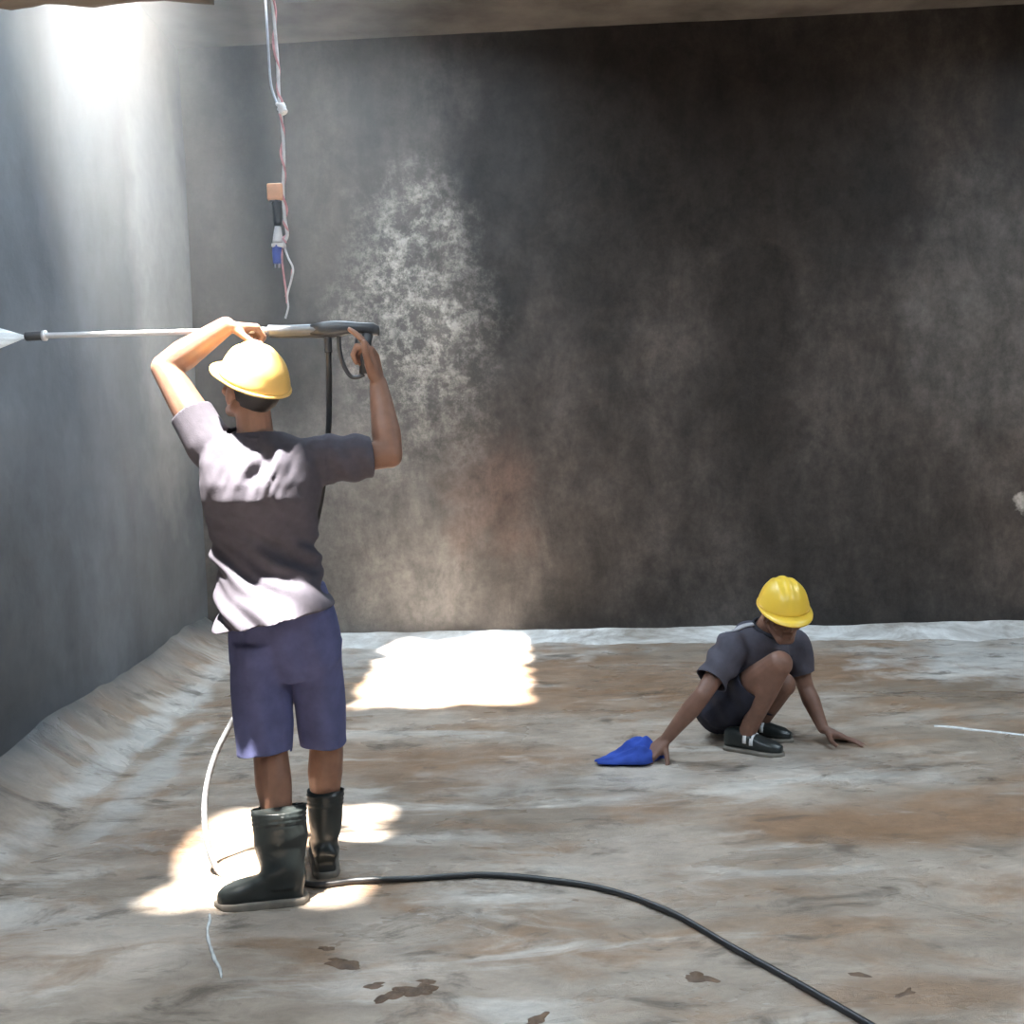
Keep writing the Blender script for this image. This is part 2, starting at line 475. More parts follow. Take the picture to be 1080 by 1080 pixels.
def make_ceiling():
    xs = sorted({XL - 0.15, XR + 0.15} | {h[0] for h in HATCH} | {h[1] for h in HATCH})
    ys = sorted({YF - 0.15, 7.6} | {h[2] for h in HATCH} | {h[3] for h in HATCH})
    def solid(i, j):
        if i < 0 or j < 0 or i >= len(xs) - 1 or j >= len(ys) - 1:
            return False
        cx, cy = (xs[i] + xs[i + 1]) / 2, (ys[j] + ys[j + 1]) / 2
        return not any(h[0] < cx < h[1] and h[2] < cy < h[3] for h in HATCH)
    bm = bmesh.new()
    z0, z1 = CEIL, CEIL + 0.2
    def q(*p):
        bm.faces.new([bm.verts.new(a) for a in p])
    for i in range(len(xs) - 1):
        for j in range(len(ys) - 1):
            if not solid(i, j):
                continue
            a, b, c, d = xs[i], xs[i + 1], ys[j], ys[j + 1]
            q((a, c, z0), (a, d, z0), (b, d, z0), (b, c, z0))
            q((a, c, z1), (b, c, z1), (b, d, z1), (a, d, z1))
            for (di, dj, p, r) in ((-1, 0, (a, c), (a, d)), (1, 0, (b, d), (b, c)), (0, -1, (b, c), (a, c)), (0, 1, (a, d), (b, d))):
                if not solid(i + di, j + dj):
                    q(p + (z0,), p + (z1,), r + (z1,), r + (z0,))
    # uneven concrete rim added round each unseen opening to break up the sun patches
    for hi, (a, b, c, d) in enumerate(HATCH):
        edge = []
        for (p, r, inn) in (((a, c), (b, c), (0, 1)), ((b, c), (b, d), (-1, 0)), ((b, d), (a, d), (0, -1)), ((a, d), (a, c), (1, 0))):
            n = int(max(abs(r[0] - p[0]), abs(r[1] - p[1])) / 0.03)
            for k in range(n + 1):
                x, y = p[0] + (r[0] - p[0]) * k / n, p[1] + (r[1] - p[1]) * k / n
                e = 0.03 + 0.16 * abs(noise.noise(Vector((x * 3 + hi, y * 3, 1)))) + 0.04 * noise.noise(Vector((x * 11, y * 11, hi)))
                edge.append(((x, y), (x + inn[0] * max(e, 0.01), y + inn[1] * max(e, 0.01))))
        for (p, i), (r, j) in zip(edge, edge[1:]):
            q(p + (z0,), r + (z0,), j + (z0 + 0.03,), i + (z0 + 0.03,))
            q(p + (z1,), r + (z1,), j + (z1 - 0.03,), i + (z1 - 0.03,))
            q(i + (z0 + 0.03,), j + (z0 + 0.03,), j + (z1 - 0.03,), i + (z1 - 0.03,))
    bmesh.ops.remove_doubles(bm, verts=bm.verts, dist=1e-4)
    return struct(link('ceiling', mesh_of(bm, 'ceiling'), M_CEIL, smooth=False))
make_ceiling()

# rough landing slab that juts from the left wall above the photographer, broken front edge
def make_landing():
    bm = bmesh.new()
    nx, y0 = 60, 1.55
    x0, x1 = XL - 0.05, -0.6
    rows = []
    for i in range(nx + 1):
        x = x0 + (x1 - x0) * i / nx
        t = i / nx
        z = at(0, 9, 2.4).z + (at(220, 0, 2.4).z - at(0, 9, 2.4).z) * ((x - at(0, 9, 2.4).x) / (at(220, 0, 2.4).x - at(0, 9, 2.4).x))
        z -= 0.014
        j = 0.016 * noise.noise(Vector((x * 9, 1, 0))) + 0.010 * noise.noise(Vector((x * 31, 4, 0)))
        ye = 2.40 + 0.05 * noise.noise(Vector((x * 6, 9, 0)))
        rows.append([(x, y0, z), (x, ye - 0.04, z + j * 0.4), (x, ye, z + 0.012 + j), (x, ye + 0.02, z + 0.08), (x, ye - 0.03, z + 0.2), (x, y0, z + 0.2)])
    rings(bm, rows)
    return struct(link('landing_slab', mesh_of(bm, 'landing_slab'), M_CEIL))
make_landing()

# cement fillets where walls meet the floor
def make_fillet(name, path, inward, zt, out, mat, seed):
    bm = bmesh.new()
    rows = []
    for i, p in enumerate(path):
        s = i * 0.05
        a = 1 + 0.22 * noise.noise(Vector((s * 1.3, seed, 0))) + 0.07 * noise.noise(Vector((s * 5, seed, 3)))
        b = 1 + 0.25 * noise.noise(Vector((s * 1.1, seed, 7))) + (0.30 if seed < 5 else 0.10) * noise.noise(Vector((s * 4, seed, 9)))
        row = []
        for k in range(9):
            t = k / 8
            o = inward * (-0.06 + (out * b + 0.06) * t)
            z = zt * a * (1 - t) ** 1.6 + 0.012 * noise.noise(Vector((s * 6, t * 4, seed))) * math.sin(math.pi * t)
            q = p + o
            z += hfloor(q.x, q.y) * t - 0.012 * (t == 1)
            row.append((q.x, q.y, z))
        row.append((row[-1][0], row[-1][1], -0.05))
        row.append((row[0][0], row[0][1], -0.05))
        rows.append(row)
    rings(bm, rows)
    return struct(link(name, mesh_of(bm, name), mat))
make_fillet('trim_1', [Vector((XL + i * 0.05, back_y(XL + i * 0.05), 0)) for i in range(146)], Vector((0, -1, 0)), 0.085, 0.27, M_LIME, 3.3)
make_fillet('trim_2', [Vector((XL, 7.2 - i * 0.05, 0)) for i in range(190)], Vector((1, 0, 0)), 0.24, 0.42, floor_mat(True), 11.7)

# drifting washer mist under the left roof opening: it shows the shaft of sun
def make_mist():
    lo, hi = Vector((XL + 0.06, 2.45, 0.25)), Vector((0.3, 6.6, CEIL - 0.02))
    bm = bmesh.new()
    bmesh.ops.create_cube(bm, size=1)
    for v in bm.verts:
        v.co = Vector([(l + h) / 2 + c * (h - l) for l, h, c in zip(lo, hi, v.co)])
    mt = bpy.data.materials.new('water_mist')
    mt.use_nodes = True
    nt = mt.node_tree
    nt.nodes.clear()
    out = N(nt, 'ShaderNodeOutputMaterial')
    vol = N(nt, 'ShaderNodeVolumeScatter')
    vol.inputs['Color'].default_value = (0.97, 0.985, 1.0, 1)
    def gauss(c, r, k):
        v = coords(nt, tuple(1 / q for q in r), tuple(-p / q for p, q in zip(c, r)))
        ln = N(nt, 'ShaderNodeVectorMath', operation='DOT_PRODUCT')
        nt.links.new(v, ln.inputs[0]); nt.links.new(v, ln.inputs[1])
        return math_(nt, 'MULTIPLY', math_(nt, 'EXPONENT', math_(nt, 'MULTIPLY', ln.outputs['Value'], -1.0)), k)
    d = math_(nt, 'ADD', gauss((-1.14, 3.2, 3.05), (0.105, 0.8, 0.62), 0.85), gauss((-1.4, 4.2, 2.4), (0.9, 1.2, 1.2), 0.06))
    d = math_(nt, 'MULTIPLY', d, ramp(nt, noise_tex(nt, coords(nt), 1.6, 3, 0.5), 0.2, 0.7, (0.6, 0.6, 0.6, 1), (1.3, 1.3, 1.3, 1)))
    nt.links.new(d, vol.inputs['Density'])
    nt.links.new(vol.outputs[0], out.inputs['Volume'])
    o = link('mist', mesh_of(bm, 'mist'), mt, smooth=False)
    o['kind'] = 'stuff'
    tag(o, 'pale drifting water mist lit by the roof opening beside the left wall', 'mist')
make_mist()


# ------------------------------------------------------------------ figure building blocks
def axes(fwd, up):
    f = Vector(fwd).normalized()
    r = f.cross(Vector(up)).normalized()
    u = r.cross(f)
    return r, f, u                      # right, forward, up
def mat4(c, fwd, up):
    r, f, u = axes(fwd, up)
    M = Matrix((r, f, u)).transposed().to_4x4()
    M.translation = Vector(c)
    return M
def head(bm, M):
    T = lambda *p: M @ Vector(p)
    ellipsoid(bm, M, (0, -0.008, 0.022), (0.074, 0.094, 0.090))
    ellipsoid(bm, M, (0, 0.026, -0.045), (0.058, 0.062, 0.072))
    cap(bm, T(-0.018, 0.060, -0.100), T(0.018, 0.060, -0.100), 0.022, 0.022)          # chin
    for s in (-1, 1):
        cap(bm, T(s * 0.048, 0.0, -0.06), T(s * 0.022, 0.052, -0.095), 0.022, 0.020)   # jaw
        cap(bm, T(s * 0.012, 0.084, 0.022), T(s * 0.046, 0.070, 0.018), 0.011, 0.010)  # brow
        ellipsoid(bm, M, (s * 0.040, 0.066, -0.035), (0.020, 0.018, 0.018))            # cheek
        ellipsoid(bm, M, (s * 0.078, -0.004, -0.018), (0.010, 0.020, 0.033))           # ear
        cap(bm, T(s * 0.005, 0.100, -0.042), T(s * 0.014, 0.094, -0.044), 0.009, 0.007)
    cap(bm, T(0, 0.088, 0.010), T(0, 0.106, -0.036), 0.008, 0.012)                     # nose
    cap(bm, T(-0.018, 0.084, -0.068), T(0.018, 0.084, -0.068), 0.008, 0.008)           # upper lip
    cap(bm, T(-0.014, 0.082, -0.080), T(0.014, 0.082, -0.080), 0.009, 0.009)           # lower lip
def hand(bm, wrist, fwd, back, side, curls, spread=0.0, thumb=((0.55, 0.6, -0.3), (0.5, 0.75, -0.35)), s=1.0):
    """side +1 left hand, -1 right hand; curls: four (a,b,c) bends in degrees towards the palm"""
    f = Vector(fwd).normalized()
    lat = f.cross(Vector(back)).normalized() * side     # towards the thumb
    b = (lat.cross(f) * (1 if (lat.cross(f)).dot(Vector(back)) > 0 else -1)).normalized()
    W = Vector(wrist)
    offs = (0.031, 0.0105, -0.0105, -0.030)
    klen = (0.092, 0.096, 0.091, 0.083)
    flen = (0.072, 0.080, 0.074, 0.058)
    rad = (0.0095, 0.0098, 0.0092, 0.0082)
    for k in range(4):
        base = W + f * 0.012 * s + lat * offs[k] * 0.62 * s
        kn = W + f * klen[k] * s + lat * offs[k] * s
        cap(bm, base, kn, 0.0165 * s, 0.0130 * s, 12)
        d = (f + lat * (offs[k] / 0.031) * spread).normalized()
        ax = lat - d * lat.dot(d)
        ax.normalize()
        p, ang = kn, 0.0
        pr = rad[k] * 1.12 * s
        for j, fr in enumerate((0.45, 0.31, 0.26)):
            ang += math.radians(curls[k][j])
            dd = d * math.cos(ang) - b * math.sin(ang)
            q = p + dd * flen[k] * fr * s * 1.15
            nr = rad[k] * (1.0, 0.92, 0.80)[j] * s
            cap(bm, p, q, pr, nr, 12)
            p, pr = q, nr
    cap(bm, W + f * 0.03 * s + lat * 0.012 * s - b * 0.006, W + f * 0.055 * s + lat * 0.024 * s - b * 0.012, 0.018 * s, 0.014 * s, 12)
    p = W + f * 0.022 * s + lat * 0.022 * s - b * 0.008 * s
    pr = 0.0145 * s
    v1, v2 = thumb
    for v, ln, r in ((v1, 0.046, 0.0118), (v1, 0.030, 0.0108), (v2, 0.030, 0.0092)):
        dd = (lat * v[0] + f * v[1] + b * v[2]).normalized()
        q = p + dd * ln * s
        cap(bm, p, q, pr, r * s, 12)
        p, pr = q, r * s
def eyes(M, parent):
    for s in (-1, 1):
        bm = bmesh.new()
        ellipsoid(bm, M, (s * 0.030, 0.076, -0.004), (0.013, 0.0125, 0.010), 14)
        e = link('eye', mesh_of(bm), M_EYE, parent)
        bm = bmesh.new()
        ellipsoid(bm, M, (s * 0.030, 0.0855, -0.004), (0.0055, 0.004, 0.0055), 10)
        link('iris', mesh_of(bm), M_IRIS, e)
def hair(M, parent):
    bm = bmesh.new()
    ellipsoid(bm, Matrix.Identity(4), (0, -0.010, 0.020), (0.0785, 0.0985, 0.0945), 40)
    kill = [f for f in bm.faces if (lambda c: c.z < -0.062 + 0.02 * noise.noise(c * 40) or (c.y > 0.035 and c.z < 0.06) or (abs(c.x) > 0.05 and c.z < -0.005 and c.y > -0.03))(f.calc_center_median())]
    bmesh.ops.delete(bm, geom=kill, context='FACES')
    me = mesh_of(bm)
    me.transform(M)
    o = link('hair', me, M_HAIR, parent)
    md = o.modifiers.new('t', 'SOLIDIFY')
    md.thickness = 0.008
    md.offset = -1
def helmet(M, parent, mat, sc=0.93):
    """safety helmet in the head frame: ridged dome, brim with visor, inner band"""
    M = M @ Matrix.Diagonal((sc, sc, sc, 1))
    nu, nv = 64, 16
    zc = 0.030
    bm = bmesh.new()
    rs = []
    for k in range(nv + 1):
        t = math.radians(2 + 88 * k / nv)
        row = []
        for i in range(nu):
            q = i * 2 * math.pi / nu
            st = math.sin(t) ** 0.88
            x, y = 0.112 * st * math.sin(q), 0.138 * st * math.cos(q)
            z = 0.128 * math.cos(t) ** 0.92
            # three raised ridges running front to back over the crown
            f = max(0.0, math.cos(t)) ** 0.5
            rid = 0.0075 * math.exp(-((x) / 0.016) ** 4) + 0.005 * (math.exp(-((abs(x) - 0.045) / 0.010) ** 4))
            flare = 0.006 * max(0, (k / nv - 0.8) / 0.2)
            row.append((x * (1 + flare / 0.11), y * (1 + flare / 0.11) - 0.006, zc + z + rid * f * (1 - 0.4 * abs(y) / 0.14)))
        rs.append(row)
    vr = rings(bm, rs, close=False)
    bm.faces.new(vr[0])
    me = mesh_of(bm)
    me.transform(M)
    h = link('helmet', me, mat, parent)
    md = h.modifiers.new('t', 'SOLIDIFY')
    md.thickness = 0.004
    # brim: narrow all round, long peak in front
    bm = bmesh.new()
    prof = []
    for i in range(nu):
        q = i * 2 * math.pi / nu
        c, s = math.cos(q), math.sin(q)
        e = 0.010 + 0.060 * max(0, c) ** 1.6
        dz = -0.012 * max(0, c) ** 1.2 - 0.003
        i0 = Vector((0.113 * s, 0.140 * c - 0.006, zc + 0.002))
        o0 = Vector(((0.116 + e * 0.55) * s, (0.142 + e) * c - 0.006, zc + dz))
        prof.append([i0 + Vector((0, 0, 0.004)), o0 + Vector((0, 0, 0.003)), o0 - Vector((0, 0, 0.003)), i0 - Vector((0, 0, 0.004))])
    vv = [[bm.verts.new(p) for p in r] for r in prof]
    for i in range(nu):
        a, b = vv[i], vv[(i + 1) % nu]
        for k in range(4):
            bm.faces.new((a[k], a[(k + 1) % 4], b[(k + 1) % 4], b[k]))
    me = mesh_of(bm)
    me.transform(M)
    link('brim', me, mat, h)
    bm = bmesh.new()
    rs = [[(rx * math.sin(q), ry * math.cos(q) - 0.008, z) for q in [i * 2 * math.pi / 40 for i in range(40)]]
          for (rx, ry, z) in ((0.086, 0.106, zc + 0.02), (0.086, 0.106, zc - 0.022), (0.083, 0.103, zc - 0.022), (0.083, 0.103, zc + 0.02))]
    rings(bm, rs, close=False)
    me = mesh_of(bm)
    me.transform(M)
    link('headband', me, M_BAND, h)
    return h
def garment(name, bm, vox, cuts, mat, parent, fold=None, smooth=5, thick=0.004):
    me = voxel(bm, vox, smooth)
    if fold:
        displace(me, fold)
    cut(me, cuts)
    o = link(name, me, mat, parent)
    md = o.modifiers.new('t', 'SOLIDIFY')
    md.thickness = thick
    md.offset = -1
    return o

# ------------------------------------------------------------------ standing worker
def standing_worker():
    foot = floor_at(300, 945)
    t = empty('person', (foot.x, foot.y, foot.z))
    tag(t, 'person standing in yellow helmet, dark shirt, blue shorts and rubber boots, holding lance overhead', 'person')
    J = dict(
        pelvis=at(300, 640, 3.42), waist=at(288, 590, 3.42), chest=at(278, 515, 3.42), neck=at(270, 462, 3.40), nape=at(266, 430, 3.39),
        lsh=at(222, 470, 3.42), lel=at(174, 388, 3.50), lwr=at(238, 344, 3.565),
        rsh=at(335, 485, 3.43), rel=at(411, 480, 3.50), rwr=at(399, 404, 3.60),
        lhip=at(275, 660, 3.41), lkn=at(284, 778, 3.385), lan=at(299, 915, 3.27),
        rhip=at(325, 660, 3.45), rkn=at(345, 772, 3.48), ran=at(341, 890, 3.50))
    HM = mat4(at(266, 409, 3.39), (-0.66, 0.62, 0.42), (0.24, -0.30, 0.92))
    bm = bmesh.new()
    pxloft(bm, [(270, 458, 3.41, 24, 0.06), (274, 475, 3.41, 48, 0.085), (276, 500, 3.42, 54, 0.105), (279, 545, 3.43, 48, 0.095),
                (286, 595, 3.43, 45, 0.09), (296, 640, 3.43, 48, 0.10), (300, 680, 3.43, 50, 0.105), (300, 700, 3.43, 44, 0.09)])
    chain(bm, [J['neck'] + Vector((0, 0, -0.05)), J['neck'], J['nape']], [0.062, 0.056, 0.054])
    head(bm, HM)
    # left arm (raised over the head)
    def lerp(a, b, k):
        return a + (b - a) * k
    chain(bm, [lerp(J['chest'], J['lsh'], 0.6), J['lsh'], lerp(J['lsh'], J['lel'], 0.45), J['lel']], [0.06, 0.060, 0.055, 0.044])
    chain(bm, [J['lel'], lerp(J['lel'], J['lwr'], 0.3), lerp(J['lel'], J['lwr'], 0.75), J['lwr']], [0.044, 0.050, 0.038, 0.031])
    hand(bm, J['lwr'], (0.80, 0.50, -0.02), (-0.05, -0.15, 1), 1, [(50, 75, 45)] * 4, 0.05, ((0.7, 0.5, -0.5), (0.35, 0.9, -0.15)))
    # right arm, elbow out, forearm up
    chain(bm, [lerp(J['chest'], J['rsh'], 0.6), J['rsh'], lerp(J['rsh'], J['rel'], 0.45), J['rel']], [0.06, 0.058, 0.050, 0.041])
    chain(bm, [J['rel'], lerp(J['rel'], J['rwr'], 0.3), lerp(J['rel'], J['rwr'], 0.75), J['rwr']], [0.042, 0.048, 0.037, 0.029])
    hand(bm, J['rwr'], (-0.16, 0.05, 0.95), (0.95, -0.10, 0.16), -1, [(22, 14, 8), (62, 80, 50), (66, 82, 50), (68, 82, 50)], 0.05,
         ((0.6, 0.8, 0.05), (0.1, 1, 0.1)), 1.13)
    # legs down into the boots
    for a, b, c, s in (('lhip', 'lkn', 'lan', -1), ('rhip', 'rkn', 'ran', 1)):
        h, k, n = J[a], J[b], J[c]
        calf = lerp(k, n, 0.34) + Vector((0, -0.010, 0))
        chain(bm, [h, lerp(h, k, 0.5), k], [0.076, 0.070, 0.054])
        chain(bm, [k, calf, lerp(k, n, 0.68), n], [0.053, 0.057, 0.042, 0.035])
    link('body', voxel(bm, 0.0052, 3), M_SKIN, t)
    eyes(HM, t)
    hair(HM, t)
    helmet(HM, t, M_HELM1, 0.87)

    # T-shirt
    bm = bmesh.new()
    pxloft(bm, [(266, 450, 3.41, 22, 0.060), (268, 460, 3.41, 38, 0.085), (273, 470, 3.41, 56, 0.105), (276, 487, 3.405, 64, 0.130), (276, 508, 3.395, 64, 0.148),
                (276, 526, 3.395, 61, 0.150), (277, 546, 3.415, 58, 0.130), (279, 572, 3.43, 56, 0.110), (283, 600, 3.41, 55, 0.122),
                (287, 625, 3.385, 57, 0.150), (290, 650, 3.36, 60, 0.178), (293, 680, 3.335, 63, 0.200)], lat=Vector((0.995, 0.09, 0)), dep=Vector((-0.09, 0.995, 0)))
    chain(bm, [lerp(J['chest'], J['lsh'], 0.5), J['lsh'], lerp(J['lsh'], J['lel'], 0.42)], [0.085, 0.076, 0.070])
    chain(bm, [lerp(J['chest'], J['rsh'], 0.5), J['rsh'], lerp(J['rsh'], J['rel'], 0.75)], [0.088, 0.080, 0.072])
    cl = lerp(J['lsh'], J['lel'], 0.40)
    cr = lerp(J['rsh'], J['rel'], 0.72)
    hem = (at(232, 663, 3.3) + at(348, 642, 3.3)) / 2
    hd = at(348, 642, 3.3) - at(232, 663, 3.3)
    hemn = hd.cross(Vector((0, 1, 0.0)))
    if hemn.z > 0:
        hemn = -hemn
    A, B = at(225, 560, 3.3), at(345, 640, 3.3)
    fd = (B - A).normalized()
    fp = Vector((-fd.z, 0, fd.x))
    sc = at(277, 500, 3.26)
    def fold(c, n):
        w = (c - A).dot(fp)
        s = (c - A).dot(fd)
        low = max(0.0, min(1.0, (1.20 - c.z) / 0.18))
        v = 0.010 * low * math.sin(w * 75 + 5 * s + 3.2 * noise.noise(c * 5))
        v += 0.006 * low * math.sin(w * 120 - 9 * s + 3 * noise.noise(c * 6 + Vector((3, 1, 0))))
        # cloth bunched between the shoulder blades by the raised arms
        r = (c - sc)
        g = math.exp(-((r.x / 0.15) ** 2 + (r.z / 0.075) ** 2)) * (1 if n.y < 0.2 else 0)
        v += g * (0.022 * noise.noise(Vector((r.x * 22 + r.z * 8, r.z * 7 - r.x * 3, 4))) + 0.013 * math.sin(r.x * 60 + r.z * 26 + 5 * noise.noise(c * 7)) + 0.008 * noise.noise(Vector((r.x * 60 - r.z * 20, r.z * 14, 9))))
        v += 0.006 * noise.noise(c * 9)
        # sleeve rumples
        if (c - J['rsh']).dot((J['rel'] - J['rsh']).normalized()) > 0.02:
            v += 0.005 * math.sin((c.x * 75 + c.z * 40))
        return v
    sh = garment('t_shirt', bm, 0.0075, [
        (cl, J['lel'] - J['lsh'], 0.14), (cr, J['rel'] - J['rsh'], 0.16), (hem, hemn, 0.5),
        (J['neck'] + Vector((0.0, -0.005, 0.012)), (-0.05, 0.12, 1), 0.085)], M_SHIRT, t, fold)
    bm = bmesh.new()
    rs = []
    nk = J['neck'] + Vector((0, -0.004, 0.006))
    for i in range(24):
        q = i * 2 * math.pi / 24
        c = nk + Vector((0.070 * math.cos(q), 0.068 * math.sin(q), 0.010 * math.sin(q) - 0.004 * math.cos(q)))
        d = Vector((math.cos(q), math.sin(q), 0))
        rs.append([c + d * 0.006 * math.cos(a) + Vector((0, 0, 0.011 * math.sin(a))) for a in [k * math.pi / 3 for k in range(6)]])
    vv = [[bm.verts.new(p) for p in r] for r in rs]
    for i in range(24):
        a, b = vv[i], vv[(i + 1) % 24]
        for k in range(6):
            bm.faces.new((a[k], a[(k + 1) % 6], b[(k + 1) % 6], b[k]))
    link('collar', mesh_of(bm), M_SHIRT, sh)

    # shorts
    bm = bmesh.new()
    pxloft(bm, [(297, 615, 3.43, 47, 0.11), (298, 640, 3.43, 53, 0.122), (301, 670, 3.43, 58, 0.130), (303, 695, 3.43, 60, 0.125), (304, 712, 3.43, 50, 0.10)])
    pxloft(bm, [(276, 675, 3.40, 31, 0.115), (275, 720, 3.395, 30, 0.112), (277.5, 760, 3.37, 30, 0.108), (279.5, 810, 3.355, 30, 0.108)], e=0.95)
    pxloft(bm, [(331, 675, 3.45, 30, 0.115), (337, 720, 3.46, 27, 0.110), (341, 760, 3.47, 25.5, 0.103), (344, 810, 3.48, 25, 0.098)], e=0.95)
    xm = at(311.5, 780, 3.42).x
    def sfold(c, n):
        return 0.005 * math.sin(c.x * 70 + 10 * c.z + 3 * noise.noise(c * 4)) + 0.007 * noise.noise(c * 7 + Vector((5, 0, 0)))
    garment('shorts', bm, 0.0075, [
        (at(280, 791, 3.37), (0.06, -0.1, -1), 0.18, lambda c: c.x < xm), (at(342, 782, 3.47), (-0.08, 0.0, -1), 0.18, lambda c: c.x > xm)], M_SHORT, t, sfold, 3)

    # rubber boots
    def boot(top, ank, heel, toe, hw, label=None):
        bm = bmesh.new()
        up = Vector((0, 0, 1))
        fd_ = (toe - heel)
        fd_.z = 0
        L = fd_.length
        fd_.normalize()
        sd_ = fd_.cross(up)
        rs = []
        for k in range(13):
            u = k / 12
            c = top.lerp(ank, u)
            r = hw * (1.0 - 0.10 * u - 0.26 * max(0, u - 0.35) ** 1.2)
            rs.append(oval(c, sd_ * r * (1 - 0.12 * u), fd_ * r * 1.02, 26, 0.95))
        # extra rings make the moulded bands at the top
        rings(bm, rs)
        z0 = heel.z
        ls = [(-0.005, 0.030, 0.105), (0.12, 0.040, 0.125), (0.30, 0.041, 0.125), (0.45, 0.041, 0.098), (0.60, 0.045, 0.076), (0.78, 0.047, 0.062), (0.92, 0.039, 0.050), (0.995, 0.018, 0.036)]
        rs = []
        for (u, hwid, hh) in ls:
            c = heel + fd_ * (L * u)
            c.z = z0 + hh / 2 + 0.006
            rs.append(oval(c, sd_ * hwid, up * (hh / 2), 22, 0.75))
        rings(bm, rs)
        me = voxel(bm, 0.006, 4)
        ax_ = (top - ank).normalized()
        def bf(c, n):
            h = (c - ank).dot(ax_)
            H = (top - ank).length
            v = 0.004 * math.sin(h * 60 + 4 * noise.noise(c * 8)) * max(0, min(1, (0.16 - h) / 0.05)) + 0.003 * noise.noise(c * 14)
            if h > H - 0.055:
                v += 0.0022 * math.sin((H - h) * 2 * math.pi / 0.014)
            return v
        displace(me, bf)
        cut(me, [(top - ax_ * 0.002, ax_, 0.11)])
        b = link('boot', me, M_BOOT, t)
        md = b.modifiers.new('t', 'SOLIDIFY')
        md.thickness = 0.004
        md.offset = -1
        bm = bmesh.new()
        out = []
        for (u, hwid, hh) in ls:
            out.append((L * u, hwid + 0.004))
        loop = [(-0.012, 0.0)] + [(a, b_) for a, b_ in out] + [(L + 0.012, 0.0)] + [(a, -b_) for a, b_ in reversed(out)]
        lo = [heel + fd_ * a + sd_ * b_ for a, b_ in loop]
        rs = [[Vector((p.x, p.y, z0 + z)) + (p - heel - fd_ * L / 2) * k for p in lo] for z, k in ((-0.002, -0.03), (0.004, 0), (0.018, 0), (0.022, -0.03))]
        rings(bm, rs)
        link('sole', mesh_of(bm), M_SOLE, b)
    lh, lt = floor_at(322, 950), floor_at(230, 957)
    rh, rt_ = floor_at(345, 926), floor_at(340, 893)
    boot(at(294, 850, 3.29), lh + (lt - lh).normalized() * 0.062 + Vector((0, 0, 0.055)), lh, lt, 0.083)
    boot(at(343, 832, 3.485), rh + (rt_ - rh).normalized() * 0.05 + Vector((0, 0, 0.055)), rh, rh + (rt_ - rh).normalized() * 0.26, 0.060)
    return t
standing_worker()

